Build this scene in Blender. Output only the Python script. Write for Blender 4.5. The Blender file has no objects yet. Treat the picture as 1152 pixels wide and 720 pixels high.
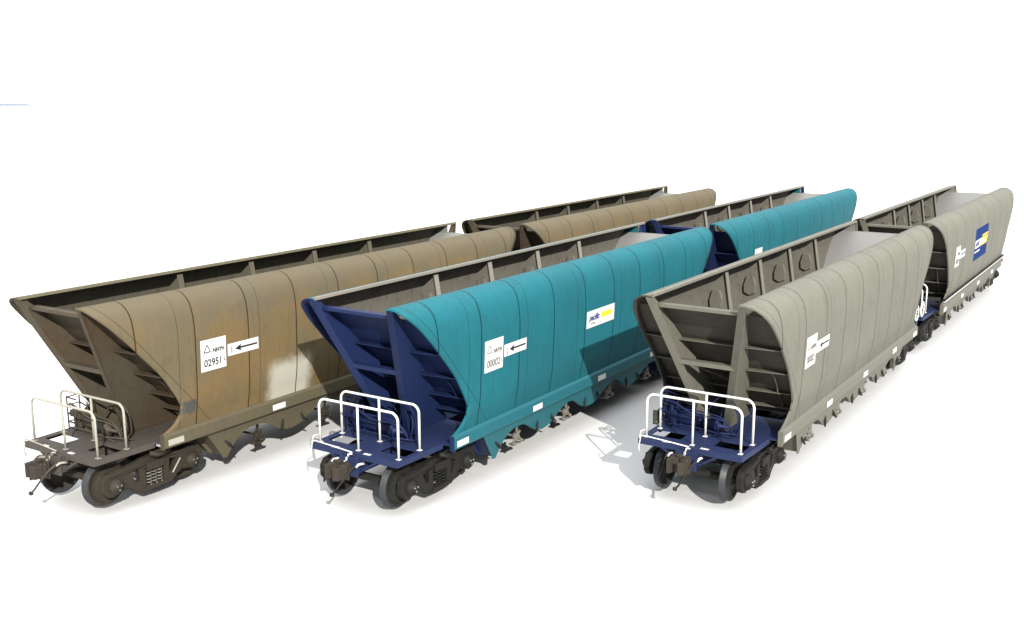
import bpy, bmesh, math, random
from math import sin, cos, pi, radians, sqrt
from mathutils import Vector, Matrix, noise
from mathutils.geometry import tessellate_polygon

scene = bpy.context.scene
col = scene.collection
random.seed(4)

# ------------------------------------------------------------------ camera, world, sun, exposure
CAM = Vector((18.6957, -12.6353, 8.1593)); YAW, PITCH, ROLL, FPX = -0.573, -0.2102, -0.0016, 1196.85
Fw = Vector((sin(YAW)*cos(PITCH), cos(YAW)*cos(PITCH), sin(PITCH)))
Rt = Vector((cos(YAW), -sin(YAW), 0)); Up = Rt.cross(Fw)
Rr = Rt*cos(ROLL) + Up*sin(ROLL); Uu = -Rt*sin(ROLL) + Up*cos(ROLL)
cam = bpy.data.objects.new('camera', bpy.data.cameras.new('camera')); col.objects.link(cam)
cam.matrix_world = Matrix(((Rr.x, Uu.x, -Fw.x, CAM.x), (Rr.y, Uu.y, -Fw.y, CAM.y), (Rr.z, Uu.z, -Fw.z, CAM.z), (0, 0, 0, 1)))
cam.data.sensor_width = 36; cam.data.lens = FPX/1152*36
cam.data.clip_start = 0.1; cam.data.clip_end = 9000
scene.camera = cam

world = bpy.data.worlds.new('World'); scene.world = world; world.use_nodes = True
bg = world.node_tree.nodes['Background']
# white bright sky, several times brighter at the zenith than at the horizon
_nt = world.node_tree
_tc = _nt.nodes.new('ShaderNodeTexCoord'); _sp = _nt.nodes.new('ShaderNodeSeparateXYZ'); _mx = _nt.nodes.new('ShaderNodeMath'); _mx.operation = 'MAXIMUM'; _mx.inputs[1].default_value = 0.0
_pw = _nt.nodes.new('ShaderNodeMath'); _pw.operation = 'POWER'; _pw.inputs[1].default_value = 2.5
_ma = _nt.nodes.new('ShaderNodeMath'); _ma.operation = 'MULTIPLY_ADD'; _ma.inputs[1].default_value = 2.5; _ma.inputs[2].default_value = 0.53
_nt.links.new(_tc.outputs['Generated'], _sp.inputs[0]); _nt.links.new(_sp.outputs[2], _mx.inputs[0])
_nt.links.new(_mx.outputs[0], _pw.inputs[0]); _nt.links.new(_pw.outputs[0], _ma.inputs[0]); _nt.links.new(_ma.outputs[0], bg.inputs[1])
bg.inputs[0].default_value = (0.985, 0.995, 1.025, 1)

sun = bpy.data.objects.new('sun', bpy.data.lights.new('sun', 'SUN')); col.objects.link(sun)
sun.data.energy = 5.0; sun.data.angle = radians(0.5); sun.data.color = (1.0, 0.965, 0.90)
sun.rotation_euler = Vector((-1.39, 1.31, -1.0)).to_track_quat('-Z', 'Y').to_euler()
sun.location = (30, -25, 22)

scene.view_settings.view_transform = 'Standard'; scene.view_settings.look = 'None'
scene.view_settings.exposure = 0.95; scene.view_settings.gamma = 1.0
scene.render.engine = 'CYCLES'
scene.cycles.max_bounces = 6

# ------------------------------------------------------------------ materials
MATS = {}
TONE = .76
def nodes_of(m):
    m.use_nodes = True
    nt = m.node_tree; nt.nodes.clear()
    out = nt.nodes.new('ShaderNodeOutputMaterial'); b = nt.nodes.new('ShaderNodeBsdfPrincipled')
    nt.links.new(b.outputs[0], out.inputs[0])
    return nt, b
class G:
    """tiny node-graph helper"""
    def __init__(s, nt): s.nt = nt
    def _in(s, n, i, v):
        if v is None: return
        if hasattr(v, 'node'): s.nt.links.new(v, n.inputs[i])
        else: n.inputs[i].default_value = v
    def m(s, op, a, b=None, c=None, clamp=False):
        n = s.nt.nodes.new('ShaderNodeMath'); n.operation = op; n.use_clamp = clamp
        s._in(n, 0, a); s._in(n, 1, b); s._in(n, 2, c); return n.outputs[0]
    def noise(s, vec, scale, detail=4, rough=.55, dist=0):
        n = s.nt.nodes.new('ShaderNodeTexNoise'); s._in(n, 'Vector', vec)
        n.inputs['Scale'].default_value = scale; n.inputs['Detail'].default_value = detail
        n.inputs['Roughness'].default_value = rough; n.inputs['Distortion'].default_value = dist
        return n.outputs['Fac']
    def vecmul(s, v, xyz, add=None):
        n = s.nt.nodes.new('ShaderNodeVectorMath'); n.operation = 'MULTIPLY_ADD'
        s.nt.links.new(v, n.inputs[0]); n.inputs[1].default_value = xyz
        n.inputs[2].default_value = add or (0, 0, 0); return n.outputs[0]
    def mix(s, f, a, b):
        n = s.nt.nodes.new('ShaderNodeMix'); n.data_type = 'RGBA'
        s._in(n, 0, f); s._in(n, 6, a); s._in(n, 7, b); return n.outputs[2]
    def ramp(s, v, lo, hi):
        n = s.nt.nodes.new('ShaderNodeMapRange'); n.interpolation_type = 'SMOOTHSTEP'
        s._in(n, 0, v); n.inputs[1].default_value = lo; n.inputs[2].default_value = hi; return n.outputs[0]
def rgb(c): return (c[0], c[1], c[2], 1)

def paint(name, base, dirt=(.05, .04, .03), amount=.45, rough=.55, metallic=0., scale=1.0, seed=0., streak=.35,
          spec=.12, seams=False, fade=None, extra=None, bump=.12):
    key = name
    base = tuple(v*TONE for v in base); dirt = tuple(v*TONE for v in dirt); fade = fade and tuple(v*TONE for v in fade)
    if key in MATS: return MATS[key]
    m = bpy.data.materials.new(name); nt, b = nodes_of(m); g = G(nt)
    tc = nt.nodes.new('ShaderNodeTexCoord').outputs['Object']
    p = g.vecmul(tc, (1, 1, 1), (seed*3.1, seed*7.7, seed*1.3))
    big = g.noise(p, .7*scale, 5, .6)
    med = g.noise(p, 4*scale, 6, .65)
    fine = g.noise(p, 38*scale, 3, .6)
    stv = g.vecmul(p, (5, 5, .35)); st = g.noise(stv, 2.6*scale, 5, .7)
    c = rgb(base)
    if fade: c = g.mix(g.ramp(big, .38, .66), rgb(base), rgb(fade))
    d = g.m('ADD', g.m('MULTIPLY', g.ramp(med, .48, .78), amount), g.m('MULTIPLY', g.ramp(st, .46, .76), streak), clamp=True)
    c = g.mix(d, c, rgb(dirt))
    speck = g.m('MULTIPLY', g.ramp(fine, .62, .75), amount*.5)
    c = g.mix(speck, c, rgb([x*.6 for x in dirt]))
    hgt = g.m('MULTIPLY', fine, .25)
    if seams:
        sep = nt.nodes.new('ShaderNodeSeparateXYZ'); nt.links.new(tc, sep.inputs[0])
        X, Y, Z = sep.outputs
        dk = [x*.16 for x in base]
        def near(v, w): return g.m('SUBTRACT', 1.0, g.ramp(g.m('ABSOLUTE', v), w*.45, w))
        # plate joints every 1.475 m, their brown weep lines, thin inner welds
        u = g.m('SUBTRACT', g.m('MODULO', g.m('ADD', Y, -1.85+1.475*20+.7375), 1.475), .7375)
        wob = g.m('MULTIPLY', g.m('SUBTRACT', g.noise(g.vecmul(p, (1, 1, 1)), 9, 3), .5), .008)
        joint = near(g.m('ADD', u, wob), .021)
        v = g.m('SUBTRACT', g.m('MODULO', g.m('ADD', Y, -3.66+2.25*20+1.125), 2.25), 1.125)
        thin = g.m('MULTIPLY', near(v, .011), .65)
        # oblique weld where the end slope sheet meets the side, with short ticks
        ys = g.m('ADD', g.m('MULTIPLY', Z, -.87), 3.9*.87-.02)
        q = g.m('SUBTRACT', Y, ys); q2 = g.m('SUBTRACT', g.m('SUBTRACT', 14.07, Y), ys)
        ob = g.m('MULTIPLY', g.m('MAXIMUM', near(q, .012), near(q2, .012)), .75)
        halo = g.m('MULTIPLY', near(u, .10), g.m('MULTIPLY', g.ramp(st, .35, .7), .22))
        c = g.mix(halo, c, rgb([x*.55 for x in base]))
        lines = g.m('MAXIMUM', g.m('MULTIPLY', joint, .93), g.m('MAXIMUM', thin, ob))
        # grime rising from the sill, dust under the rim
        low = g.m('MULTIPLY', g.m('SUBTRACT', 1, g.ramp(g.m('ADD', Z, g.m('MULTIPLY', st, .5)), 1.45, 2.2)), .45)
        c = g.mix(low, c, rgb([x*.62 for x in base]))
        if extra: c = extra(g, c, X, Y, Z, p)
        c = g.mix(lines, c, rgb(dk))
        dent = g.noise(g.vecmul(p, (1, 1.2, .6)), 1.6, 2)
        hgt = g.m('ADD', g.m('MULTIPLY', lines, -1.0), g.m('ADD', hgt, g.m('MULTIPLY', dent, 1.2)))
    nt.links.new(c, b.inputs['Base Color']) if hasattr(c, 'node') else None
    if not hasattr(c, 'node'): b.inputs['Base Color'].default_value = c
    b.inputs['Metallic'].default_value = metallic
    r = g.m('ADD', g.m('MULTIPLY', d, .25), rough, clamp=True); nt.links.new(r, b.inputs['Roughness'])
    b.inputs['Specular IOR Level'].default_value = spec
    bn = nt.nodes.new('ShaderNodeBump'); bn.inputs['Strength'].default_value = bump; bn.inputs['Distance'].default_value = .02
    nt.links.new(hgt, bn.inputs['Height']); nt.links.new(bn.outputs[0], b.inputs['Normal'])
    MATS[key] = m
    return m

def brown_extra(patch):
    def f(g, c, X, Y, Z, p):
        n = g.m('MULTIPLY', g.m('SUBTRACT', g.noise(p, 5, 4), .5), .25)
        def box(y0, y1, z0, z1, s):
            a = g.ramp(g.m('ADD', Y, n), y0-s, y0+s); b_ = g.m('SUBTRACT', 1, g.ramp(g.m('ADD', Y, n), y1-s, y1+s))
            cc = g.ramp(g.m('ADD', Z, n), z0-s, z0+s); d = g.m('SUBTRACT', 1, g.ramp(g.m('ADD', Z, n), z1-s, z1+s))
            return g.m('MULTIPLY', g.m('MULTIPLY', a, b_), g.m('MULTIPLY', cc, d))
        right = g.m('GREATER_THAN', X, 0)
        # orange brown weathering clouds
        c = g.mix(g.m('MULTIPLY', g.ramp(g.noise(p, .55, 3), .47, .68), .45), c, (.128, .090, .043, 1))
        # darker grey brown towards the rounded shoulder, broken up by noise
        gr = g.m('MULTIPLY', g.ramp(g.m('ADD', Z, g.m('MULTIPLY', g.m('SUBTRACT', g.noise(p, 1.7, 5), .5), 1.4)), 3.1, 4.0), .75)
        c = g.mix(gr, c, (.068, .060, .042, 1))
        if patch:
            c = g.mix(g.m('MULTIPLY', g.m('MULTIPLY', box(3.95, 5.25, 1.1, 2.15, .19), right), .92), c, (.27, .26, .215, 1))
            c = g.mix(g.m('MULTIPLY', box(1.44, 1.84, 1.63, 1.90, .03), right), c, (.045, .045, .042, 1))
        return c
    return f

WHITE = paint('white_paint', (.62, .62, .59), dirt=(.33, .30, .25), amount=.18, rough=.45, scale=3, streak=.1)
WHITE_DIRTY = paint('weathered_white_paint', (.30, .29, .24), dirt=(.12, .11, .08), amount=.5, rough=.55, scale=4, streak=.2)
LABEL = paint('white_label', (.54, .54, .53), dirt=(.36, .35, .32), amount=.22, rough=.5, streak=.02, bump=0)
INK = paint('black_lettering', (.02, .02, .02), amount=.0, rough=.6, streak=0, bump=0)
INK_GREY = paint('faded_lettering', (.22, .22, .21), amount=.0, rough=.6, streak=0, bump=0)
INK_PALE = paint('worn_olive_lettering', (.10, .10, .08), amount=.0, rough=.6, streak=0, bump=0)
RED = paint('red_mark', (.35, .06, .06), amount=.0, rough=.6, streak=0, bump=0)
NAVY = paint('navy_lettering', (.03, .05, .16), amount=.0, rough=.6, streak=0, bump=0)
YELLOW = paint('yellow_ink', (.82, .78, .03), amount=.0, rough=.5, streak=0, bump=0)
ORANGE = paint('golden_yellow_ink', (.80, .47, .02), amount=.05, rough=.5, streak=0, bump=0)
SIGN_BLUE = paint('blue_sign_face', (.011, .030, .12), dirt=(.03, .05, .15), amount=.1, rough=.8, streak=.05, bump=0, spec=.02)
RUBBER = paint('black_rubber', (.012, .012, .012), dirt=(.06, .05, .04), amount=.3, rough=.6, scale=4)
STEEL = paint('worn_steel', (.12, .12, .12), dirt=(.06, .05, .04), amount=.5, rough=.35, metallic=.7, scale=4)
GEARMETAL = paint('greasy_steel', (.17, .16, .135), dirt=(.04, .035, .03), amount=.7, rough=.5, metallic=.2, scale=6)
IRON = paint('cast_iron', (.034, .028, .022), dirt=(.03, .025, .02), amount=.6, rough=.6, metallic=.1, scale=5)
TREAD = paint('polished_tread', (.034, .037, .041), dirt=(.012, .012, .012), amount=.7, rough=.4, metallic=.0, scale=4)

def scheme(kind, which):
    s = {}
    if kind == 'brown':
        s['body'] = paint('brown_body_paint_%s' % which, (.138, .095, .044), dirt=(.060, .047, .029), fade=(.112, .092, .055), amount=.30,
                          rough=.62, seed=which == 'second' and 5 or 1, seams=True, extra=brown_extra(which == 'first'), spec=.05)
        s['sill'] = paint('brown_sill_paint', (.082, .070, .044), dirt=(.045, .038, .026), amount=.4, rough=.62, spec=.1)
        s['end'] = paint('brown_frame_paint', (.058, .050, .035), dirt=(.026, .022, .016), fade=(.060, .042, .026), amount=.4, rough=.6, spec=.1)
        s['rim'] = paint('brown_rim_paint', (.14, .125, .085), dirt=(.07, .06, .04), amount=.5, spec=.1)
        s['inner'] = paint('brown_lining', (.090, .082, .062), dirt=(.045, .040, .032), amount=.6, rough=.7, spec=.06)
        s['sheet'] = paint('pale_worn_chute_steel', (.165, .165, .158), dirt=(.125, .122, .112), amount=.25, rough=.6)
        s['deck'] = paint('brown_deck_paint', (.060, .053, .046), dirt=(.035, .03, .025), amount=.5, rough=.6, spec=.1)
        s['pipe'] = paint('brown_brake_paint', (.050, .043, .032), dirt=(.02, .018, .015), amount=.5, rough=.55)
        s['bogie'] = paint('dusty_bogie_iron', (.030, .025, .018), dirt=(.009, .008, .006), amount=.6, rough=.65, scale=4)
        s['wheel'] = paint('dusty_wheel_steel', (.034, .029, .021), dirt=(.014, .012, .010), amount=.5, rough=.6, scale=3)
        s['rail'] = WHITE_DIRTY
    elif kind == 'teal':
        def ex(g, c, X, Y, Z, p):
            return g.mix(g.m('MULTIPLY', g.ramp(Z, 3.2, 3.9), .35), c, (.055, .26, .31, 1)) if False else c
        s['body'] = paint('teal_body_paint_%s' % which, (.012, .106, .131), dirt=(.010, .070, .086), fade=(.013, .094, .116), amount=.26, streak=.42,
                          rough=.5, seed=which == 'second' and 6 or 2, seams=True, spec=.06)
        s['sill'] = paint('teal_sill_paint', (.011, .090, .112), dirt=(.009, .065, .078), amount=.2, rough=.5, spec=.16)
        s['end'] = paint('navy_frame_paint', (.009, .017, .060), dirt=(.007, .009, .024), amount=.3, rough=.5, spec=.16)
        s['rim'] = paint('pale_rim_paint', (.19, .18, .155), dirt=(.16, .15, .12), amount=.4)
        s['inner'] = paint('grey_lining', (.120, .113, .093), dirt=(.045, .041, .034), amount=.6, rough=.7, spec=.06)
        s['sheet'] = paint('pale_worn_chute_steel', (.33, .33, .32))
        s['deck'] = paint('navy_deck_paint', (.014, .022, .064), dirt=(.012, .015, .03), amount=.3, rough=.55, spec=.16)
        s['pipe'] = paint('navy_pipe_paint', (.008, .014, .050), dirt=(.008, .009, .02), amount=.4, rough=.5)
    else:
        s['body'] = paint('grey_body_paint_%s' % which, (.139, .136, .112), dirt=(.090, .087, .070), fade=(.129, .126, .105), amount=.25,
                          rough=.6, seed=which == 'second' and 7 or 3, seams=True, spec=.05)
        s['sill'] = paint('grey_sill_paint', (.120, .118, .096), dirt=(.08, .095, .075), amount=.3, rough=.6, spec=.12)
        s['end'] = paint('grey_frame_paint', (.110, .107, .086), dirt=(.06, .057, .045), amount=.4, rough=.6, spec=.12)
        s['endsheet'] = paint('dark_grey_end_sheet', (.058, .053, .043), dirt=(.03, .027, .022), amount=.4, rough=.65, spec=.1)
        s['rim'] = paint('grey_rim_paint', (.16, .155, .13), dirt=(.09, .085, .07), amount=.4)
        s['inner'] = paint('light_grey_lining', (.125, .121, .100), dirt=(.052, .049, .040), amount=.6, rough=.7, spec=.06)
        s['sheet'] = paint('pale_worn_chute_steel', (.33, .33, .32))
        s['deck'] = paint('navy_deck_paint', (.018, .034, .130))
        s['pipe'] = paint('navy_pipe_paint', (.014, .022, .080))
    s.setdefault('endsheet', s['end'])
    s.setdefault('bogie', paint('dark_bogie_iron', (.013, .0125, .011), dirt=(.006, .006, .005), amount=.5, rough=.6, scale=4))
    s.setdefault('wheel', paint('dark_wheel_steel', (.018, .017, .015), dirt=(.009, .008, .007), amount=.5, rough=.5, scale=3))
    s.setdefault('rail', WHITE)
    return s

# ------------------------------------------------------------------ mesh helpers
class MB:
    def __init__(s): s.v = []; s.f = []; s.mi = []; s.sm = []
    def add(s, vs, fs, mi=0, smooth=False):
        o = len(s.v); s.v += [tuple(v) for v in vs]
        for f in fs: s.f.append(tuple(o+i for i in f)); s.mi.append(mi); s.sm.append(smooth)
        return s
    def box(s, x0, x1, y0, y1, z0, z1, mi=0, M=None):
        vs = [(x, y, z) for x in (x0, x1) for y in (y0, y1) for z in (z0, z1)]
        if M: vs = [M @ Vector(v) for v in vs]
        return s.add(vs, [(0, 1, 3, 2), (4, 6, 7, 5), (0, 4, 5, 1), (2, 3, 7, 6), (0, 2, 6, 4), (1, 5, 7, 3)], mi)
    def tube(s, pts, r, n=8, mi=0, cap=True):
        pts = [Vector(p) for p in pts]; rings = []; prev = None
        for i, p in enumerate(pts):
            t = (pts[min(i+1, len(pts)-1)] - pts[max(i-1, 0)]).normalized()
            if prev is None: a = t.orthogonal().normalized()
            else: a = (prev - t*prev.dot(t)).normalized()
            prev = a; b = t.cross(a)
            rr = r[i] if isinstance(r, (list, tuple)) else r
            rings.append([p + (a*cos(2*pi*k/n) + b*sin(2*pi*k/n))*rr for k in range(n)])
        o = len(s.v)
        for rg in rings: s.v += [tuple(v) for v in rg]
        for i in range(len(rings)-1):
            for k in range(n):
                s.f.append((o+i*n+k, o+i*n+(k+1) % n, o+(i+1)*n+(k+1) % n, o+(i+1)*n+k)); s.mi.append(mi); s.sm.append(True)
        if cap:
            s.f.append(tuple(o+k for k in reversed(range(n)))); s.mi.append(mi); s.sm.append(False)
            s.f.append(tuple(o+(len(rings)-1)*n+k for k in range(n))); s.mi.append(mi); s.sm.append(False)
        return s
    def bar(s, a, b, w, h, up=(0, 0, 1), mi=0, ext=0):
        a, b = Vector(a), Vector(b); t = (b-a).normalized(); a = a - t*ext; b = b + t*ext
        u = Vector(up); u = (u - t*u.dot(t)).normalized(); r = t.cross(u)
        vs = [p + r*(sx*w/2) + u*(sz*h/2) for p in (a, b) for sx in (-1, 1) for sz in (-1, 1)]
        return s.add(vs, [(0, 1, 3, 2), (4, 6, 7, 5), (0, 4, 5, 1), (2, 3, 7, 6), (0, 2, 6, 4), (1, 5, 7, 3)], mi)
    def lathe(s, prof, c, axis='x', n=32, mi=0):
        """prof: list of (offset along axis, radius)"""
        o = len(s.v)
        for a, r in prof:
            for k in range(n):
                w = 2*pi*k/n; d = (r*cos(w), r*sin(w))
                s.v.append((c[0]+a, c[1]+d[0], c[2]+d[1]) if axis == 'x' else ((c[0]+d[0], c[1]+a, c[2]+d[1]) if axis == 'y' else (c[0]+d[0], c[1]+d[1], c[2]+a)))
        for i in range(len(prof)-1):
            mm = mi[i] if isinstance(mi, (list, tuple)) else mi
            for k in range(n):
                s.f.append((o+i*n+k, o+i*n+(k+1) % n, o+(i+1)*n+(k+1) % n, o+(i+1)*n+k)); s.mi.append(mm); s.sm.append(True)
        return s
    def plate(s, outline, holes=(), t=.02, off=0., plane='yz', mi=0):
        """flat plate of thickness t, outline with holes in the plane; off = coordinate of its mid-plane"""
        loops = [outline] + list(holes)
        def P(a, b, w):
            return (w, a, b) if plane == 'yz' else ((a, w, b) if plane == 'xz' else (a, b, w))
        flat = [p for l in loops for p in l]
        tris = tessellate_polygon([[Vector((p[0], p[1], 0)) for p in l] for l in loops])
        n = len(flat)
        vs = [P(a, b, off-t/2) for a, b in flat] + [P(a, b, off+t/2) for a, b in flat]
        fs = [tuple(tr) for tr in tris] + [tuple(n+i for i in reversed(tr)) for tr in tris]
        k = 0
        for l in loops:
            m_ = len(l)
            for i in range(m_): fs.append((k+i, k+(i+1) % m_, n+k+(i+1) % m_, n+k+i))
            k += m_
        return s.add(vs, fs, mi)
    def build(s, name, mats, parent=None, bevel=0, loc=None):
        me = bpy.data.meshes.new(name); me.from_pydata(s.v, [], s.f)
        if not isinstance(mats, (list, tuple)): mats = [mats]
        for m in mats: me.materials.append(m)
        for p, i, sm in zip(me.polygons, s.mi, s.sm): p.material_index = min(i, len(mats)-1); p.use_smooth = sm
        bm = bmesh.new(); bm.from_mesh(me); bmesh.ops.recalc_face_normals(bm, faces=bm.faces); bm.to_mesh(me); bm.free()
        o = bpy.data.objects.new(name, me); col.objects.link(o)
        if parent: o.parent = parent
        if bevel:
            md = o.modifiers.new('bevel', 'BEVEL'); md.width = bevel; md.segments = 2; md.limit_method = 'ANGLE'; md.angle_limit = radians(40)
        return o

def cat_rom(pts, n):
    pts = [Vector(p) for p in pts]; out = []
    for i in range(len(pts)-1):
        p0, p1, p2, p3 = pts[max(i-1, 0)], pts[i], pts[i+1], pts[min(i+2, len(pts)-1)]
        for k in range(n):
            t = k/n
            out.append(.5*((2*p1) + (p2-p0)*t + (2*p0-5*p1+4*p2-p3)*t*t + (3*p1-3*p2+p3-p0)*t**3))
    out.append(pts[-1]); return out

def text_mesh(txt, size, name, mat, parent, origin, yscale=1.0, shear=0, lift=.0, align='LEFT', bold=0.0):
    """lettering on the right-hand wall: reads along +y, up = +z, faces +x; origin=(x,y,z) of its lower left corner"""
    cu = bpy.data.curves.new(name, 'FONT'); cu.body = txt; cu.size = size; cu.shear = shear; cu.align_x = align
    cu.offset = bold; cu.extrude = .0015
    tmp = bpy.data.objects.new(name, cu); col.objects.link(tmp)
    dg = bpy.context.evaluated_depsgraph_get(); me = bpy.data.meshes.new_from_object(tmp.evaluated_get(dg))
    bpy.data.objects.remove(tmp); bpy.data.curves.remove(cu)
    for v in me.vertices:
        x, y, z = v.co; v.co = (origin[0] + z + slope_x(origin[2]+y*yscale) - slope_x(origin[2]), origin[1] + x, origin[2] + y*yscale)
    me.materials.clear(); me.materials.append(mat)
    o = bpy.data.objects.new(name, me); col.objects.link(o); o.parent = parent
    return o

# ------------------------------------------------------------------ wagon geometry (metres; y = 0 at the first axle, y grows along the wagon)
LEN = 14.07
EDGE = [(.92, -.45, 4.155), (1.05, -.46, 4.165), (1.20, -.44, 4.13), (1.34, -.38, 4.04), (1.43, -.28, 3.92), (1.49, -.13, 3.76), (1.525, .06, 3.55),
        (1.54, .27, 3.33), (1.54, .49, 3.08), (1.532, .73, 2.83), (1.522, .96, 2.57), (1.512, 1.15, 2.30), (1.50, 1.32, 2.03), (1.482, 1.41, 1.86),
        (1.46, 1.42, 1.70), (1.43, 1.35, 1.55), (1.412, 1.24, 1.44), (1.40, 1.06, 1.34), (1.395, .93, 1.28)]
PROF = cat_rom(EDGE, 3)
def wall_x(z):
    for a, b in zip(PROF[3:-1], PROF[4:]):
        if b.z <= z <= a.z: return a.x + (b.x-a.x)*(a.z-z)/max(1e-6, a.z-b.z)
    return 1.395 if z < 1.3 else 1.0
def slope_x(z): return wall_x(max(1.3, min(4.0, z)))
def sheet_y(z): return -.02 + (3.9-z)*.87
POSTS_Y = (3.62, 5.84, 8.1, 10.34)
def post_xy(z): return .95-.255*(4-z), -.37+.47*(4-z)

def mirror_y(y, far): return LEN-y if far else y

def make_wagon(kind, which, loc, label):
    S = scheme(kind, which)
    root = bpy.data.objects.new('hopper_wagon', None); col.objects.link(root)
    root.location = loc; root.empty_display_size = .5
    root['label'] = label; root['category'] = 'hopper wagon'; root['group'] = 'bulk hopper wagons parked in three rows'
    def B(mb, name, mat, parent=root, bevel=0): return mb.build(name, mat, parent, bevel)

    # ---- curved side walls (outer skin, lining, edge), rim, sill, skirt
    TS = [0, .012, .024, .037, .05, .065, .08, .10, .12] + [.15+.035*k for k in range(21)]; TS = TS[:]+[1-t for t in reversed(TS[:-1]) if 1-t > TS[-1]+.005]; NY = len(TS)-1
    for sx in (1, -1):
        mb = MB(); T = .035; np_ = len(PROF)
        nrm = []
        for i, p in enumerate(PROF):
            a, b = PROF[max(i-1, 0)], PROF[min(i+1, np_-1)]
            d = Vector((b.x-a.x, b.z-a.z)).normalized(); nrm.append(Vector((d.y, -d.x)))  # inward
        if nrm[8].x > 0: nrm = [-q for q in nrm]
        grid = []
        for k in range(2):
            for j in range(NY+1):
                t = TS[j]
                for i, p in enumerate(PROF):
                    y = p.y + (LEN-2*p.y)*t
                    q = nrm[i]*(T*k)
                    grid.append((sx*(p.x+q.x), y, p.z+q.y))
        def I(k, j, i): return k*(NY+1)*np_ + j*np_ + i
        fo, fi, fe, fl = [], [], [], []
        for j in range(NY):
            for i in range(np_-1):
                fo.append((I(0, j, i), I(0, j+1, i), I(0, j+1, i+1), I(0, j, i+1)))
                yy = grid[I(1, j, i)][1]; z = PROF[i].z
                lim = max(sheet_y(z), .02)-.03; end = yy < lim or LEN-yy < lim
                (fe if end else fi).append((I(1, j, i), I(1, j+1, i), I(1, j+1, i+1), I(1, j, i+1)))
            for i in (0, np_-1): fl.append((I(0, j, i), I(0, j+1, i), I(1, j+1, i), I(1, j, i)))
        for j in (0, NY):
            for i in range(np_-1): (fl if sx > 0 else fe).append((I(0, j, i), I(0, j, i+1), I(1, j, i+1), I(1, j, i)))
        mb.add(grid, fo, 0, True)
        o = len(mb.v)-len(grid)
        for fs, mi, sm in ((fi, 1, True), (fe, 2, True), (fl, 0, False)):
            for f in fs: mb.f.append(tuple(o+a for a in f)); mb.mi.append(mi); mb.sm.append(sm)
        wall = B(mb, 'side_wall', [S['body'], S['inner'], S['endsheet']])
        # rim angle along the mouth
        rm = MB()
        if sx < 0: rm.box(-.965, -.905, -.44, LEN+.44, 4.168, 4.188); rm.box(-.914, -.90, -.44, LEN+.44, 4.13, 4.182)
        else: rm.box(.902, .916, -.44, LEN+.44, 4.09, 4.15)
        B(rm, 'top_rim', S['rim'] if sx < 0 else S['sill'])
        # sill channel
        sec = [(1.385, 1.30), (1.40, 1.325), (1.462, 1.275), (1.466, 1.05), (1.45, 1.02), (1.37, 1.00), (1.36, 1.10)]
        sl = MB(); n = len(sec); ys = [.93+i*(LEN-1.86)/14 for i in range(15)]
        vs = [(sx*x, y, z) for y in ys for x, z in sec]
        sl.add(vs, [(j*n+i, j*n+(i+1) % n, (j+1)*n+(i+1) % n, (j+1)*n+i) for j in range(14) for i in range(n)] + [tuple(range(n)), tuple(14*n+i for i in range(n))])
        sl.box(*sorted((sx*1.36, sx*1.476)), .925, .945, 1.0, 1.33, 1)
        sill = B(sl, 'side_sill', [S['sill'], S['end']], bevel=.006)
        for y0 in (1.05, 4.0, 7.1, 10.1, 12.55):
            lb = MB(); lb.box(*sorted((sx*1.468, sx*1.472)), y0, y0+.40, 1.07, 1.20)
            B(lb, 'data_plate', WHITE_DIRTY if kind == 'brown' and y0 < 2 else LABEL, sill)
        # scalloped skirt
        ol = [(2.12, 1.03), (2.62, .37), (2.66, .30), (2.78, .285), (2.82, .36), (3.0, .62), (3.18, .76), (3.4, .825)]
        y = 3.55
        while y <= 7.035+1e-6:
            c = cos(2*pi*(y-3.63)/2.25); ol.append((y, .635+.195*(c if c > 0 else -abs(c)**.75))); y += .11
        ol = ol + [(LEN-a, b) for a, b in reversed(ol)]
        cl = []
        for a, b in ol:
            if not cl or abs(a-cl[-1][0]) + abs(b-cl[-1][1]) > .01: cl.append((a, b))
        sk = MB(); sk.plate(cl, t=.016, off=sx*1.352)
        # shear so that the skirt leans in towards its lower edge, folded flange along the arch
        sk.v = [(x - sx*(1.0-z)*.16, y_, z) for x, y_, z in sk.v]
        skirt = B(sk, 'hopper_skirt', S['sill'])
        fl_ = MB(); pr_ = None
        for (a, b), (c_, d_) in zip(cl[4:-4], cl[5:-4]):
            xo = lambda z: sx*(1.352-(1.0-z)*.16)
            fl_.add([(xo(b), a, b), (xo(d_), c_, d_), (xo(d_)-sx*.10, c_, d_+.01), (xo(b)-sx*.10, a, b+.01)], [(0, 1, 2, 3)])
        B(fl_, 'skirt_flange', S['sill'], skirt)
        # door latches
        for tc_ in (4.755, 7.035, 9.315):
            for dy, ln in ((-.34, -.05), (.34, .10)):
                lt = MB(); lt.tube([(sx*1.30, tc_+dy-ln*.6, .74), (sx*1.33, tc_+dy, .62), (sx*1.35, tc_+dy+ln*1.3, .50)], [.026, .034, .022], 8)
                B(lt, 'door_latch', RUBBER, skirt)
        for y0, ln in ((2.78, .1), (LEN-2.78, -.1)):
            lt = MB(); lt.tube([(sx*1.31, y0-ln, .70), (sx*1.33, y0, .60), (sx*1.34, y0+ln, .49)], [.026, .034, .022], 8)
            B(lt, 'door_latch', RUBBER, skirt)
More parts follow.
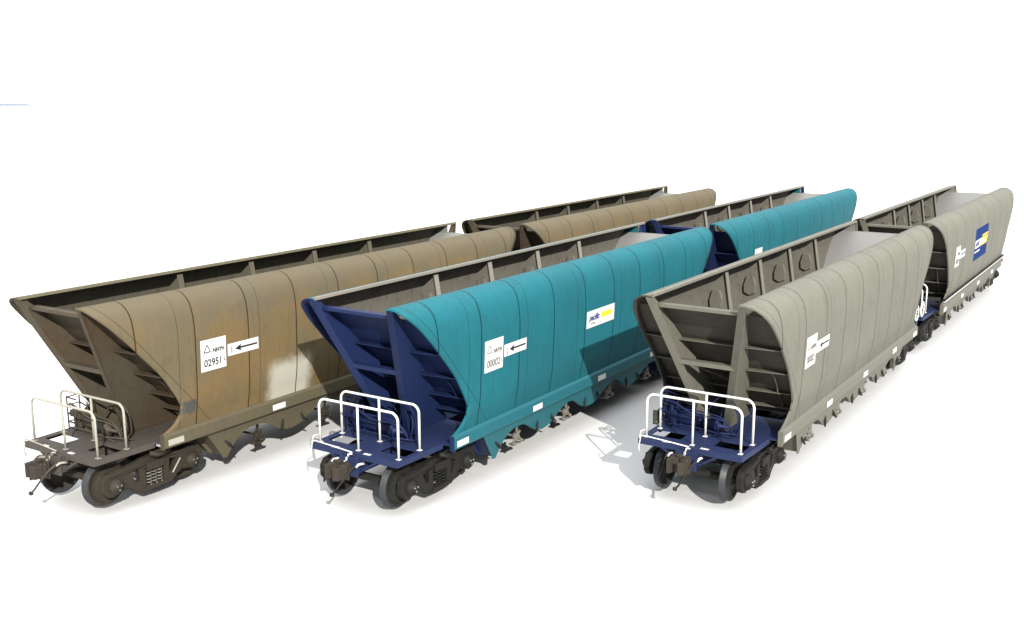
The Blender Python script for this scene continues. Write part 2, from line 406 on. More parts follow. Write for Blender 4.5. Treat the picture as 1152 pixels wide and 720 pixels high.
        # interior partial bulkheads with stiffened window and flange
        for yb in POSTS_Y:
            outer = [(sx*(p.x-.036), p.z) for p in PROF[5::3] if 1.9 < p.z < 3.80]
            inner = [(sx*.62, 1.9), (sx*.66, 2.5), (sx*.80, 3.2), (sx*.945, 4.06)]
            bh = MB(); cx, cz = sx*1.15, 3.40
            hx = [(cx-.07*sx, cz+.25), (cx+.12*sx, cz+.24), (cx+.19*sx, cz+.0), (cx+.17*sx, cz-.20), (cx+.02*sx, cz-.27), (cx-.13*sx, cz-.20), (cx-.15*sx, cz+.03)]
            h2 = [(sx*(1.02+.07*cos(k*pi/4)), 2.90+.10*sin(k*pi/4)) for k in range(8)]
            bh.plate(outer + inner, [hx, h2], t=.016, off=yb, plane='xz')
            bk = B(bh, 'bulkhead', S['inner'])
            pan = MB(); pan.plate([(cx+(a-cx)*.86, cz+(b-cz)*.88) for a, b in hx], t=.008, off=yb-.075, plane='xz', mi=1)
            for (a, b), (c_, d_) in zip(hx, hx[1:]+hx[:1]):
                pan.add([(a, yb-.009, b), (c_, yb-.009, d_), (cx+(c_-cx)*.86, yb-.079, cz+(d_-cz)*.88), (cx+(a-cx)*.86, yb-.079, cz+(b-cz)*.88)], [(0, 1, 2, 3)])
            B(pan, 'pressed_window', [S['inner'], S['end'] if kind == 'grey' else S['inner']], bk)
            fg = MB()
            for (a, b), (c_, d_) in zip(inner[:-1], inner[1:]):
                fg.bar((a, yb, b), (c_, yb, d_), .15, .02, up=(1, 0, 0), ext=.004)
            B(fg, 'bulkhead_flange', S['rim'] if kind != 'brown' else S['inner'], bk)

    # ---- end slope sheets, ribs, corner posts, cross bars, decks etc., near and far
    for far in (False, True):
        my = lambda y: mirror_y(y, far)
        sgn = -1 if far else 1
        zs = [3.88, 3.7, 3.5, 3.2, 2.8, 2.4, 2.0, 1.7, 1.5, 1.34]
        sh = MB(); vs = []
        for z in zs:
            w = wall_x(z)-.04; vs += [(-w, my(sheet_y(z)), z), (w, my(sheet_y(z)), z)]
        for z in zs:
            w = wall_x(z)-.04; vs += [(-w, my(sheet_y(z)+.022), z+.012), (w, my(sheet_y(z)+.022), z+.012)]
        n = len(zs); fo = [(2*i, 2*i+1, 2*i+3, 2*i+2) for i in range(n-1)]
        sh.add(vs, fo, 0); sh.add(vs, [tuple(2*n+k for k in f) for f in fo], 1)
        sh.add(vs, [(0, 1, 2*n+1, 2*n)], 0)
        B(sh, 'end_slope_sheet', [S['endsheet'], S['sheet']])
        # horizontal ribs with lip
        for z in (3.12, 2.52, 1.97, 1.55):
            w = wall_x(z)-.045; y = sheet_y(z)
            px, _ = post_xy(z); rm_ = S['end'] if kind == 'grey' else S['endsheet']
            for sx in (-1, 1):
                rb = MB(); xi = px+.03; d = .21
                rb.add([(sx*xi, my(y), z), (sx*w, my(y), z), (sx*w, my(y-.13), z), (sx*xi, my(y-d), z),
                        (sx*xi, my(y), z-.016), (sx*w, my(y), z-.016), (sx*w, my(y-.13), z-.016), (sx*xi, my(y-d), z-.016)],
                       [(0, 1, 2, 3), (7, 6, 5, 4), (0, 4, 5, 1), (1, 5, 6, 2), (2, 6, 7, 3), (3, 7, 4, 0)])
                B(rb, 'sheet_rib', rm_)
            if z > 1.6:
                rb = MB(); xi = px-.03
                rb.box(-xi, xi, *sorted((my(y-.20), my(y-.001))), z-.016, z)
                B(rb, 'sheet_rib', rm_)
        # gussets on the outer bays
        for sx in (-1, 1):
            for (za, zb) in ((2.52, 1.97), (1.97, 1.55)):
                gs = MB(); x0 = sx*1.12
                pts = [(my(sheet_y(za)-.005), za-.017), (my(sheet_y(za)-.16), za-.017)]
                for k in range(1, 6):
                    t = k/6; zz = za-.017+(zb-za+.017)*t; pts.append((my(sheet_y(zz)-.16+.07*sin(pi*t)), zz))
                pts += [(my(sheet_y(zb)-.16), zb), (my(sheet_y(zb)-.005), zb)]
                gs.plate(pts, t=.014, off=x0)
                B(gs, 'gusset', S['end'])
        # corner posts: front flange + deep web back to the slope sheet
        for sx in (-1, 1):
            ps = MB(); z0, z1 = 4.14, 1.14
            xa, ya = post_xy(z0); xb, yb = post_xy(z1)
            A = (sx*xa, my(ya), z0); Bp = (sx*xb, my(yb), z1)
            ps.bar(A, Bp, .17, .022, up=(0, -sgn, .45))
            N = 10; vv = []
            for k in range(N+1):
                z = z0+(z1-z0)*k/N; x, y = post_xy(z)
                yb_ = max(sheet_y(z)-.004, y+.10) if z < 3.9 else y+.14
                for dx in (-.009, .009): vv += [(sx*x+dx, my(y+.012), z), (sx*x+dx, my(yb_), z)]
            fs = []
            for k in range(N):
                a = 4*k; b = 4*(k+1)
                fs += [(a, a+1, b+1, b), (a+2, a+3, b+3, b+2), (a+1, a+3, b+3, b+1)]
            ps.add(vv, fs)
            post = B(ps, 'corner_post', S['end'], bevel=0)
            # flared rear flange where the web lands on the sheet
        xm, ym = post_xy(3.93)
        cb = MB(); cb.box(-xm+.01, xm-.01, *sorted((my(ym+.118), my(ym+.134))), 3.90, 3.962)
        cb.box(-xm+.01, xm-.01, *sorted((my(ym+.136), my(ym+.30))), 3.945, 3.965)
        if far:
            cb = MB(); cb.box(-1.3, 1.3, *sorted((my(sheet_y(3.88)-.09), my(sheet_y(3.88)+.02))), 3.884, 3.90)
        B(cb, 'top_cross_beam', S['end'] if not far else S['sheet'])
        if far:
            for sx in (-1, 1):
                pl = MB(); yy = my(sheet_y(3.88)-.01)
                pl.plate([(sx*.93, 3.86), (sx*(wall_x(3.87)-.04), 3.86), (sx*(wall_x(4.0)-.01), 4.0), (sx*1.22, 4.115), (sx*1.05, 4.15), (sx*.93, 4.15)], t=.012, off=yy, plane='xz')
                B(pl, 'corner_plate', S['body'] if kind == 'teal' else S['sheet'])
        zb = 2.74; xm, ym = post_xy(zb)
        cb = MB(); cb.box(-xm+.012, xm-.012, *sorted((my(ym+.03), my(ym+.20))), zb-.012, zb); cb.box(-xm+.012, xm-.012, *sorted((my(ym+.02), my(ym+.032))), zb-.09, zb)
        B(cb, 'middle_cross_beam', S['end'])
        # diagonal brace under the middle beam
        db = MB(); db.bar((-xm+.03, my(ym+.12), zb-.04), (.12, my(sheet_y(2.1)-.05), 2.08), .12, .014, up=(0, 0, 1)); B(db, 'diagonal_brace', S['end'])
        # deck
        hole = lambda a, b: [(a, my(-.11)), (b, my(-.11)), (b, my(.29)), (a, my(.29))]
        dk = MB()
        dk.plate([(-1.12, my(-.48)), (1.12, my(-.48)), (1.17, my(.60)), (1.17, my(.93)), (1.37, my(.95)), (1.37, my(2.35)), (-1.37, my(2.35)), (-1.37, my(.95)), (-1.17, my(.93)), (-1.17, my(.60))],
                 [hole(.36, 1.02), hole(-1.02, -.36)], t=.024, off=1.118, plane='xy')
        dk.box(-1.12, 1.12, *sorted((my(-.492), my(-.47))), 1.02, 1.136)
        for sx in (-1, 1):
            dk.bar((sx*1.126, my(-.49), 1.078), (sx*1.176, my(.94), 1.078), .02, .116)
        deck = B(dk, 'end_deck', S['deck'], bevel=.004)
        for x0 in (-.62, .22):
            tg = MB(); tg.box(x0, x0+.17, *sorted((my(-.44), my(-.36))), 1.1315, 1.134); B(tg, 'deck_marking', LABEL, deck)
        # draw gear / centre sill
        cs = MB(); cs.box(-.19, .19, *sorted((my(-.62), my(3.0))), .74, 1.10); cs.box(-.23, .23, *sorted((my(-.63), my(-.58))), .70, 1.10)
        cs.box(-.30, .30, *sorted((my(-.50), my(-.30))), .98, 1.10)
        for sx in (-1, 1): cs.bar((sx*.22, my(-.46), .80), (sx*.62, my(-.44), 1.04), .04, .10, up=(0, 1, 0))
        B(cs, 'centre_sill', S['deck'], bevel=.006)
        # coupler: shank, head, knuckle, guard arm
        cp = MB(); cm = [IRON]
        cp.box(-.08, .08, *sorted((my(-.92), my(-.60))), .80, .97)
        hd = [(-.17, -.80), (.18, -.80), (.20, -.90), (.155, -1.03), (.05, -1.00), (.00, -.93), (-.10, -.95), (-.15, -1.10), (-.215, -1.10), (-.225, -.92)]
        cp.plate([(a, my(b)) for a, b in hd], t=.30, off=.885, plane='xy')
        cp.box(-.20, .20, *sorted((my(-.86), my(-.815))), .70, 1.07); cp.box(-.06, .05, *sorted((my(-.95), my(-.84))), 1.04, 1.11)
        coup = B(cp, 'coupler', cm, bevel=.014)
        kn = MB(); kn.plate([(a, my(b)) for a, b in [(.155, -.95), (.195, -.97), (.17, -1.13), (.06, -1.17), (.01, -1.11), (.08, -1.05), (.11, -.98)]], t=.25, off=.885, plane='xy')
        kn.tube([(.165, my(-.98), .71), (.165, my(-.98), 1.06)], .028, 10)
        B(kn, 'knuckle', IRON, coup, bevel=.01)
        # uncoupling rod and chain
        rd = MB(); rd.tube([(-1.09, my(-.50), .84), (-1.10, my(-.52), .95), (-1.085, my(-.51), 1.08), (-1.07, my(-.50), 1.19), (-1.0, my(-.50), 1.215), (-.5, my(-.50), 1.185), (.02, my(-.53), 1.16)], .013, 6)
        rd.tube([(-1.1, my(-.50), 1.14), (-1.1, my(-.43), 1.28), (-1.04, my(-.35), 1.30)], .012, 6)
        rd.tube([(-.02, my(-.53), 1.155), (.02, my(-.62), 1.145), (.07, my(-.58), 1.15)], .016, 6)
        B(rd, 'uncoupling_rod', S['rail'])
        ch = MB()
        for k in range(3):
            cz = 1.12-.055*k; ax = k % 2
            ring = [(.0+(.018*cos(t) if ax else 0), my(-.62-.06*k)+(0 if ax else .018*cos(t)), cz+.035*sin(t)) for t in [j*pi/5 for j in range(11)]]
            ch.tube(ring, .008, 6, cap=False)
        B(ch, 'chain', S['rail'])
        # air hoses with light fittings
        for (xh, yh, zh, pts) in ((.30, -.56, .93, [(.30, -.60, .98), (.29, -.72, .99), (.24, -.86, .90), (.17, -1.00, .74), (.10, -1.10, .58), (.03, -1.16, .47)]),
                                  (-.34, -.56, .93, [(-.34, -.60, 1.00), (-.35, -.70, 1.03), (-.37, -.80, .93), (-.40, -.86, .72), (-.47, -.84, .56), (-.56, -.72, .54), (-.60, -.60, .66)])):
            hs = MB(); hs.tube(cat_rom([(a, my(b), c) for a, b, c in pts], 5), .021, 8)
            hose = B(hs, 'air_hose', RUBBER if kind != 'brown' else S['pipe'])
            ft = MB(); p0 = pts[0]
            ft.tube([(p0[0], my(-.50), .96), (p0[0], my(-.58), .985), (p0[0]+.01, my(-.68), 1.0), (p0[0]-.005, my(-.745), .965)], .024, 8)
            B(ft, 'hose_fitting', S['rail'], hose)
            gl = MB(); pe = pts[-1]; gl.box(pe[0]-.05, pe[0]+.03, *sorted((my(pe[1]-.03), my(pe[1]+.03))), pe[2]-.035, pe[2]+.03); B(gl, 'hose_head', IRON, hose, bevel=.008)
        # small fitting on the left
        # handrails: two hoops across the deck
        for yr in (-.31, .36):
            hr = MB(); R_ = .17; x_, zt_, z0 = 1.03, 2.068, 1.13
            pts = [(-x_, my(yr), z0 if yr > 0 else z0-.02)]
            pts += [(-x_+R_-R_*cos(t), my(yr), zt_-R_+R_*sin(t)) for t in [k*pi/2/7 for k in range(8)]]
            pts += [(x_-R_+R_*sin(t), my(yr), zt_-R_+R_*cos(t)) for t in [k*pi/2/7 for k in range(8)]]
            pts += [(x_, my(yr), z0)]
            hr.tube(pts, .0255, 10); hr.tube([(0, my(yr), z0), (0, my(yr), zt_)], .024, 10)
            for xx in (-x_, 0, x_): hr.box(xx-.045, xx+.045, *sorted((my(yr-.04), my(yr+.04))), 1.131, 1.14)
            B(hr, 'handrail', S['rail'])
        # hand-brake wheel at the far end
        if far or (kind == 'grey' and which == 'second'):
            for sx, yw in ((1, LEN+.50 if far else -.47),):
                hw = MB()
                ring = [(sx*1.10, yw+.24*cos(t), 1.40+.24*sin(t)) for t in [k*2*pi/20 for k in range(21)]]
                hw.tube(ring, .018, 6, cap=False)
                for k in range(4):
                    t = k*pi/4; hw.tube([(sx*1.10, yw-.23*cos(t), 1.40-.23*sin(t)), (sx*1.07, yw, 1.40), (sx*1.10, yw+.23*cos(t), 1.40+.23*sin(t))], .011, 6)
                hw.tube([(sx*1.08, yw, 1.40), (sx*1.0, yw, 1.40), (sx*1.0, yw, 1.08)], .020, 8)
                B(hw, 'brake_wheel', S['rail'])
        # brake equipment between the rails and the slope sheet
        br = S['pipe']
        rs = MB(); rs.lathe([(-.32, .0), (-.32, .09), (-.27, .15), (.27, .15), (.32, .09), (.32, 0)], (-.52, my(.78), 1.32), 'x', 20)
        for xx in (-.17, .17): rs.box(-.52+xx-.02, -.52+xx+.02, *sorted((my(.66), my(.90))), 1.13, 1.25)
        B(rs, 'air_reservoir', br)
        rs = MB(); rs.lathe([(-.22, 0), (-.22, .115), (.05, .13), (.05, .155), (.09, .155), (.09, .10), (.16, .04), (.34, .03), (.34, 0)], (.10, my(.60), 1.33), 'x', 20)
        rs.box(-.06, .10, *sorted((my(.53), my(.67))), 1.13, 1.24)
        B(rs, 'brake_cylinder', br)
        lk = MB()
        for dx in (0, .3):
            lk.tube([(-1.12+dx*0, my(.56+dx), 1.13), (-1.12, my(.56+dx), 1.86)], .016, 6)
            lk.tube([(-.86, my(.56+dx), 1.13), (-.86, my(.56+dx), 1.70)], .016, 6)
        for zz, w in ((1.84, .26), (1.66, .26), (1.48, .2), (1.30, .26)):
            lk.bar((-1.13, my(.56), zz), (-.86, my(.60), zz-.03), .05, .012); lk.bar((-1.12, my(.56), zz), (-1.12, my(.86), zz), .05, .012)
            lk.bar((-1.12, my(.86), zz), (-.86, my(.86), zz-.06), .04, .012)
        lk.box(-1.14, -1.02, *sorted((my(.62), my(.76))), 1.40, 1.54)
        B(lk, 'step_frame', br)
        vb = MB(); vb.box(-.96, -.78, *sorted((my(.60), my(.80))), 1.20, 1.52); vb.tube([(-.87, my(.62), 1.5), (-.87, my(.62), 1.62)], .05, 10); vb.box(-1.03, -.93, *sorted((my(.64), my(.74))), 1.34, 1.44)
        B(vb, 'valve_block', br, bevel=.015)
        runs = [[(-1.02, .55, 1.72), (-.75, .50, 1.70), (-.35, .52, 1.52), (.10, .56, 1.50), (.38, .62, 1.40), (.50, .66, 1.16)],
                [(-.95, .60, 1.58), (-.6, .52, 1.60), (-.1, .56, 1.58), (.25, .62, 1.50), (.42, .70, 1.30), (.44, .72, 1.14)],
                [(-.9, .45, 1.24), (-.4, .43, 1.27), (.2, .45, 1.22), (.5, .48, 1.15)],
                [(-.2, .75, 1.14), (-.15, .78, 1.5), (.05, .82, 1.84), (.32, .84, 1.88), (.52, .86, 1.62), (.54, .88, 1.3), (.46, .9, 1.14)],
                [(.5, .7, 1.15), (.56, .75, 1.45), (.44, .82, 1.70), (.20, .85, 1.66), (.12, .86, 1.40)],
                [(-.7, .95, 1.16), (-.5, .98, 1.55), (-.2, 1.0, 1.7), (.0, 1.02, 1.5), (.05, 1.0, 1.16)],
                [(.15, .40, 1.15), (.32, .42, 1.24), (.60, .60, 1.20), (.70, .80, 1.15)]]
        for k, pts in enumerate(runs):
            pp = MB(); pp.tube(cat_rom([(a, my(b), c) for a, b, c in pts], 6), .016 if k else .021, 8); B(pp, 'brake_pipe', br)
        # end wall of the hopper bottom
        he = MB(); vs = [(-1.33, my(2.15), 1.02), (1.33, my(2.15), 1.02), (1.25, my(2.70), .34), (-1.25, my(2.70), .34)]
        he.add(vs + [(a, b+sgn*.02, c) for a, b, c in vs], [(0, 1, 2, 3), (4, 5, 6, 7), (0, 1, 5, 4), (2, 3, 7, 6)])
        for x0 in (-.9, -.3, .3, .9): he.bar((x0, my(2.12), 1.0), (x0, my(2.64), .38), .015, .10, up=(0, -1, -.7))
        B(he, 'hopper_end_sheet', S['endsheet'] if kind == 'teal' else S['sill'])

        # ---- bogie
        bg_ = MB(); WB = 1.93
        ymid = my(WB/2)
        bg_.box(-.98, .98, ymid-.17, ymid+.17, .42, .66); bg_.box(-.3, .3, ymid-.25, ymid+.25, .55, .74)
        bg_.tube([(-.9, my(.36), .34), (.9, my(.36), .34)], .05, 8)
        bg_.tube([(-.9, my(WB-.36), .34), (.9, my(WB-.36), .34)], .05, 8)
        bog = B(bg_, 'bogie', S['bogie'], bevel=.01)
        for sx in (-1, 1):
            ol = [(-.20, .28), (-.30, .40), (-.30, .62), (-.20, .74), (.10, .79), (.28, .76), (.52, .80), (.70, .84), (WB/2, .85)]
            ol += [(WB-a, b) for a, b in reversed(ol[:-1])]
            ol += [(WB+.06, .24), (WB-.10, .30), (WB-.28, .34), (WB-.42, .26), (WB-.56, .13), (WB/2, .11), (.56, .13), (.42, .26), (.28, .34), (.10, .30), (-.06, .24)]
            h1 = [(.38, .60), (.58, .66), (.60, .38), (.50, .38)]; h3 = [(WB-a, b) for a, b in h1]
            h2 = [(.73, .24), (WB-.73, .24), (WB-.73, .62), (.73, .62)]
            sf = MB(); sf.plate([(my(a), b) for a, b in ol], [[(my(a), b) for a, b in h] for h in (h1, h2, h3)], t=.13, off=sx*1.02)
            # raised ribs round the openings
            for a0, b0, a1, b1 in ((-.18, .70, .62, .76), (WB+.18, .70, WB-.62, .76), (.60, .17, WB-.60, .17)):
                sf.bar((sx*1.09, my(a0), b0), (sx*1.09, my(a1), b1), .04, .05)
            sfo = B(sf, 'side_frame', S['bogie'], bog, bevel=.02)
            bo = MB()
            bo.box(*sorted((sx*1.06, sx*1.14)), ymid-.21, ymid+.21, .56, .74); B(bo, 'bolster_end', S['bogie'], bog, bevel=.012)
            bo = MB(); bo.box(*sorted((sx*1.06, sx*1.12)), ymid-.26, ymid+.26, .14, .23); B(bo, 'spring_seat', S['bogie'], bog, bevel=.012)
            for k in (-1, 0, 1):
                sp = MB(); cy = ymid+k*.135
                hel = [(sx*1.045+.052*cos(t), cy+.052*sin(t), .23+.34*t/(2*pi*5)) for t in [i*2*pi/10 for i in range(51)]]
                sp.tube(hel, .013, 5); B(sp, 'spring', GEARMETAL if kind == 'brown' else S['bogie'], bog)
            for k, ya in enumerate((0, WB)):
                c = (sx*1.06, my(ya), .46)
                bx = MB(); bx.lathe([(0, .165), (sx*.07, .165), (sx*.10, .14), (sx*.12, .09), (sx*.15, .085), (sx*.155, 0)], c, 'x', 20)
                for q in range(3):
                    t = q*2*pi/3+.5; bx.lathe([(sx*.12, .024), (sx*.172, .024), (sx*.173, 0)], (c[0], c[1]+.055*cos(t), c[2]+.055*sin(t)), 'x', 6, mi=1)
                B(bx, 'axle_box', [S['bogie'], STEEL], bog)
                # wheel: tread r .46, flange .485
                w = MB(); xo = sx*.79
                prof = [(0, .30), (0, .40), (.0, .448), (-.008, .458), (-.10, .466), (-.115, .485), (-.128, .488), (-.138, .475), (-.138, .39), (-.085, .37), (-.075, .20), (-.125, .15), (-.135, .10), (-.05, .09), (.02, .10), (.02, .15), (-.035, .20), (-.05, .30), (-.035, .375), (0, .40)]
                prof = prof[1:]
                w.lathe([(sx*a, r) for a, r in prof], (xo, my(ya), .46), 'x', 44, mi=[0, 1, 1, 1, 1, 1, 1] + [0]*12)
                B(w, 'wheel', [S['wheel'], TREAD], bog)
            for k in (0, 1):   # brake shoes
                ya = (.0, WB)[k]; s_ = (1, -1)[k]; sh_ = MB()
                pts = [(my(ya+s_*.50*cos(t)), .46+.50*sin(t)) for t in (-.5, -.25, 0, .2)] + [(my(ya+s_*.56*cos(t)), .46+.56*sin(t)) for t in (.2, 0, -.25, -.5)]
                sh_.plate(pts, t=.09, off=sx*.74); B(sh_, 'brake_shoe', S['bogie'], bog)
        for ya in (0, WB):
            ax = MB(); ax.tube([(-.80, my(ya), .46), (-.55, my(ya), .46), (0, my(ya), .46), (.55, my(ya), .46), (.80, my(ya), .46)], [.09, .085, .075, .085, .09], 14)
            B(ax, 'axle', S['wheel'], bog)
        # pale tie bar and step on the right-hand side of the bogie
        if kind == 'brown':
            tb = MB(); tb.bar((1.17, my(1.34), .36), (1.17, my(1.56), .62), .02, .025, up=(1, 0, 0)); B(tb, 'tie_bar', S['rail'], bog)
        for sx in (-1, 1):
            stp = MB(); stp.plate([(my(.80), .99), (my(1.42), 1.02), (my(1.30), .93), (my(.95), .90)], t=.016, off=sx*1.25)
            stp.tube([(sx*1.22, my(.76), .96), (sx*1.28, my(.90), .90), (sx*1.28, my(1.20), .93)], .05, 8)
            B(stp, 'side_bracket', S['bogie'])

    # ---- hopper bottoms between the skirts: side slopes, cross ridges, doors, door gear
    hb = MB()
    for sx in (-1, 1):
        vs = [(sx*1.34, 2.1, 1.25), (sx*1.34, LEN-2.1, 1.25), (sx*.55, LEN-2.75, .80), (sx*.55, 2.75, .80)]
        hb.add(vs + [(a, b, c-.02) for a, b, c in vs], [(0, 1, 2, 3), (4, 5, 6, 7), (2, 3, 7, 6)])
    hb.box(-.55, .55, 2.75, LEN-2.75, .76, .78)
    B(hb, 'hopper_floor', [S['endsheet'] if kind != 'grey' else S['deck']])
    for k, yb in enumerate(POSTS_Y):
        rg = MB(); rg.add([(-.95, yb-.5, 1.05), (.95, yb-.5, 1.05), (.95, yb, 1.55), (-.95, yb, 1.55), (.95, yb+.5, 1.05), (-.95, yb+.5, 1.05)], [(0, 1, 2, 3), (3, 2, 4, 5), (0, 3, 5), (1, 4, 2)])
        B(rg, 'cross_ridge', S['inner'])
        yc = 3.78+2.25*k
        for sx in (-1, 1):
            gr = MB()
            gr.lathe([(-.05, 0), (-.05, .085), (.05, .085), (.05, 0)], (sx*1.14, yc, .50), 'x', 12)
            gr.bar((sx*1.16, yc-.20, .36), (sx*1.16, yc+.14, .60), .03, .06); gr.bar((sx*1.18, yc+.16, .34), (sx*1.18, yc-.06, .66), .025, .05)
            gr.bar((sx*1.15, yc, .46), (sx*1.15, yc+.02, .80), .05, .05, up=(0, 1, 0)); gr.bar((sx*1.1, yc-.16, .33), (sx*1.1, yc+.18, .31), .12, .04)
            gr.tube([(sx*.5, yc, .50), (sx*1.22, yc, .50)], .028, 8)
            gr.lathe([(-.02, 0), (-.02, .05), (.02, .05), (.02, 0)], (sx*1.2, yc+.14, .38), 'x', 8); gr.lathe([(-.02, 0), (-.02, .045), (.02, .045), (.02, 0)], (sx*1.2, yc-.16, .36), 'x', 8)
            B(gr, 'door_gear', GEARMETAL if kind != 'brown' else S['bogie'], bevel=.006)
    cs = MB(); cs.box(-.16, .16, 2.9, LEN-2.9, .75, 1.05); B(cs, 'centre_sill', S['endsheet'])

    # ---- writing on the right-hand wall
    def sheet_on_wall(name, y0, y1, z0, z1, mat, lift=.006, parent=root):
        mb = MB(); n = 8; vs = []
        for k in range(n+1):
            z = z0+(z1-z0)*k/n; x = wall_x(z)+lift
            vs += [(x, y0, z), (x, y1, z)]
        for k in range(n+1):
            z = z0+(z1-z0)*k/n; x = wall_x(z)+lift-.004
            vs += [(x, y0, z), (x, y1, z)]
        m2 = 2*(n+1)
        fs = [(2*k, 2*k+1, 2*k+3, 2*k+2) for k in range(n)] + [(m2+2*k, m2+2*k+1, m2+2*k+3, m2+2*k+2) for k in range(n)]
        fs += [(0, 1, m2+1, m2), (2*n, 2*n+1, m2+2*n+1, m2+2*n)] + [(2*k, 2*k+2, m2+2*k+2, m2+2*k) for k in range(n)] + [(2*k+1, 2*k+3, m2+2*k+3, m2+2*k+1) for k in range(n)]
        mb.add(vs, fs); return B(mb, name, mat, parent)
    def mark(name, polys, mat, parent, lift=.010):
        mb = MB()
        for poly in polys:
            tris = tessellate_polygon([[Vector((a, b, 0)) for a, b in poly]])
            mb.add([(slope_x(b)+lift, a, b) for a, b in poly], [tuple(t) for t in tris])
        return B(mb, name, mat, parent)
    def line(a, b, w):
        d = Vector((b[0]-a[0], b[1]-a[1])).normalized(); n = Vector((-d.y, d.x))*w/2
        return [(a[0]+n.x, a[1]+n.y), (b[0]+n.x, b[1]+n.y), (b[0]-n.x, b[1]-n.y), (a[0]-n.x, a[1]-n.y)]
    ink = INK if kind == 'brown' else INK_PALE
    pn = sheet_on_wall('number_panel', 1.97, 2.66, 2.43, 3.11, LABEL)
    sq = [(2.0, 3.06), (2.28, 3.06), (2.28, 2.80), (2.0, 2.80)]
    ls = []
    for a, b in zip(sq, sq[1:]+sq[:1]):
        for k in range(4):
            t0, t1 = k/4+.03, k/4+.19; ls.append(line((a[0]+(b[0]-a[0])*t0, a[1]+(b[1]-a[1])*t0), (a[0]+(b[0]-a[0])*t1, a[1]+(b[1]-a[1])*t1), .010))
    tri = [(2.05, 2.84), (2.14, 3.0), (2.23, 2.84)]
    for a, b in zip(tri, tri[1:]+tri[:1]): ls.append(line(a, b, .020))
    mark('triangle_mark', ls, ink if kind != 'brown' else INK, pn)
    xx = slope_x(2.8)+.010
    num = '02951' if kind == 'brown' else '00002'
    text_mesh('NHYH', .110, 'lettering', ink, pn, (xx, 2.30, 2.81), yscale=1.15, bold=.004)
    text_mesh(num, .20, 'lettering', ink, pn, (slope_x(2.5)+.010, 2.05, 2.53), yscale=1.1, bold=.003)
    text_mesh('L', .12, 'lettering', ink, pn, (slope_x(2.6)+.010, 2.585, 2.58))
    dp = sheet_on_wall('direction_panel', 2.71, 3.60, 2.635, 2.90, LABEL)
    zc = 2.768
    mark('arrow', [line((3.0, zc), (3.56, zc), .040), [(2.91, zc), (3.10, zc+.078), (3.06, zc), (3.10, zc-.078)]], INK, dp)
    mark('end_mark', [line((2.82, 2.69), (2.82, 2.83), .022)] + ([[(2.80, 2.665), (2.845, 2.665), (2.845, 2.71), (2.80, 2.71)]] if kind == 'teal' else []), INK if kind == 'brown' else (RED if kind == 'teal' else INK_PALE), dp)
    if kind == 'teal' and which == 'first':
        sg = sheet_on_wall('name_panel', 6.35, 7.78, 2.56, 2.98, LABEL)
        hl = mark('yellow_band', [[(7.04, 2.73), (7.62, 2.73), (7.66, 2.86), (7.08, 2.86)]], YELLOW, sg, .009)
        text_mesh('pacific', .20, 'lettering', NAVY, sg, (slope_x(2.75)+.011, 6.47, 2.74), shear=.35, bold=.006)
        text_mesh('national', .15, 'lettering', paint('ochre_lettering', (.62, .55, .03), amount=0, streak=0, bump=0), sg, (slope_x(2.75)+.011, 7.10, 2.75), shear=.35)
        text_mesh('rail freight', .055, 'lettering', INK_PALE, sg, (slope_x(2.64)+.011, 6.55, 2.64), shear=.2)
    if kind == 'grey' and which == 'second':
        sg = sheet_on_wall('name_panel', 5.45, 8.0, 2.18, 3.34, SIGN_BLUE)
        mark('white_band', [[(5.47, 2.62), (6.45, 2.62), (6.75, 2.92), (5.47, 2.92)], [(5.50, 2.46), (6.5, 2.46), (6.56, 2.52), (5.50, 2.52)]], LABEL, sg)
        mark('yellow_band', [[(6.47, 2.62), (7.85, 2.62), (7.98, 2.92), (6.77, 2.92)], [(6.75, 2.96), (7.98, 2.96), (7.98, 3.02), (6.85, 3.02)]], ORANGE, sg)
        text_mesh('pacific', .30, 'lettering', NAVY, sg, (slope_x(2.75)+.012, 5.56, 2.70), shear=.3, bold=.004)
        text_mesh('national', .27, 'lettering', LABEL, sg, (slope_x(2.75)+.012, 6.68, 2.70), shear=.3, bold=.004)
        rl = MB(); rl.box(1.462, 1.480, 1.1, LEN-1.1, 1.395, 1.43); rl.box(1.40, 1.462, 1.1, LEN-1.1, 1.39, 1.41)
        B(rl, 'white_side_strip', LABEL)
        rl = MB(); rl.box(1.40, 1.50, 1.05, LEN-1.05, 1.455, 1.49); B(rl, 'black_side_strip', RUBBER)
    return root

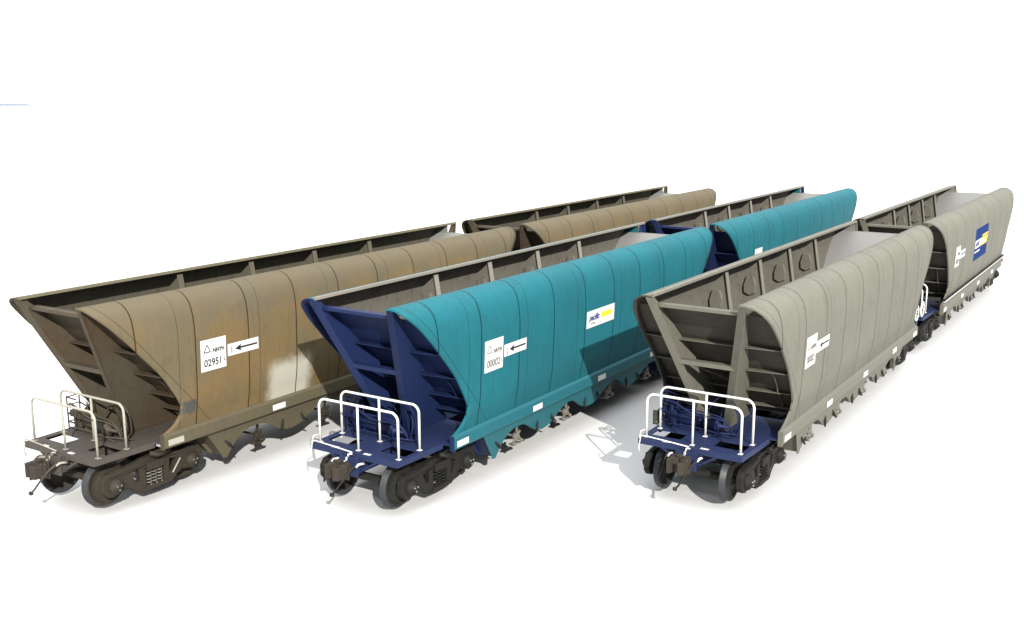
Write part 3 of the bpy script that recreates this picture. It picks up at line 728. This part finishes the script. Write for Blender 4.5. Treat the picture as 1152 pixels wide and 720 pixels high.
BX, TX, GX = 0.0, 5.0463, 10.5693
TY, GY, PITCHL = 3.1289, 7.0427, 15.81
W = [('brown', 'first', (BX, 0, 0), 'brown weathered hopper wagon in front with pale grey patch low on its side'),
     ('brown', 'second', (BX, PITCHL, 0), 'brown hopper wagon at the back, coupled behind the brown wagon with the pale grey patch'),
     ('teal', 'first', (TX, TY, 0), 'teal hopper wagon in front with navy end frame and white sign with yellow band'),
     ('teal', 'second', (TX, TY+PITCHL, 0), 'teal hopper wagon at the back, half hidden behind the nearer teal and grey wagons'),
     ('grey', 'first', (GX, GY, 0), 'grey hopper wagon in front with dark ribbed end sheet above a navy deck, no sign'),
     ('grey', 'second', (GX, GY+PITCHL, 0), 'grey hopper wagon at the far right with blue, white and yellow sign on its side')]
for a in W: make_wagon(*a)

# ------------------------------------------------------------------ ground and far blue strip
def ground_mat():
    m = bpy.data.materials.new('white_ground'); nt, b = nodes_of(m); g = G(nt)
    tc = nt.nodes.new('ShaderNodeTexCoord').outputs['Object']
    c = g.mix(g.noise(tc, .6, 4), (.385, .386, .383, 1), (.395, .396, .393, 1)); nt.links.new(c, b.inputs['Base Color'])
    b.inputs['Roughness'].default_value = .95; b.inputs['Specular IOR Level'].default_value = .1
    return m
gm = MB(); gm.add([(-4000, -4000, -.15), (4000, -4000, -.15), (4000, 6000, -.15), (-4000, 6000, -.15)], [(0, 1, 2, 3)])
go = gm.build('ground', ground_mat()); go['kind'] = 'structure'; go['label'] = 'plain white ground the wagons stand on'

# added pale blue strip, stands for a faint line just below the horizon at left
def blue_strip_mat():
    m = bpy.data.materials.new('pale_blue_strip'); nt, b = nodes_of(m)
    b.inputs['Base Color'].default_value = (.072, .094, .128, 1); b.inputs['Roughness'].default_value = .9; b.inputs['Specular IOR Level'].default_value = .1
    return m
wm = MB(); q = [(-846.7, 350.8, -0.1), (-684.1, 456.4, -0.1), (-791.8, 515.7, -0.1), (-1067.1, 443.7, -0.1)]   # a flat strip some 700 m off
wm.add([tuple(p) for p in q], [(0, 1, 2, 3)])
wo = wm.build('blue_strip', blue_strip_mat()); wo['kind'] = 'structure'; wo['label'] = 'added thin pale blue strip far off at the left edge'
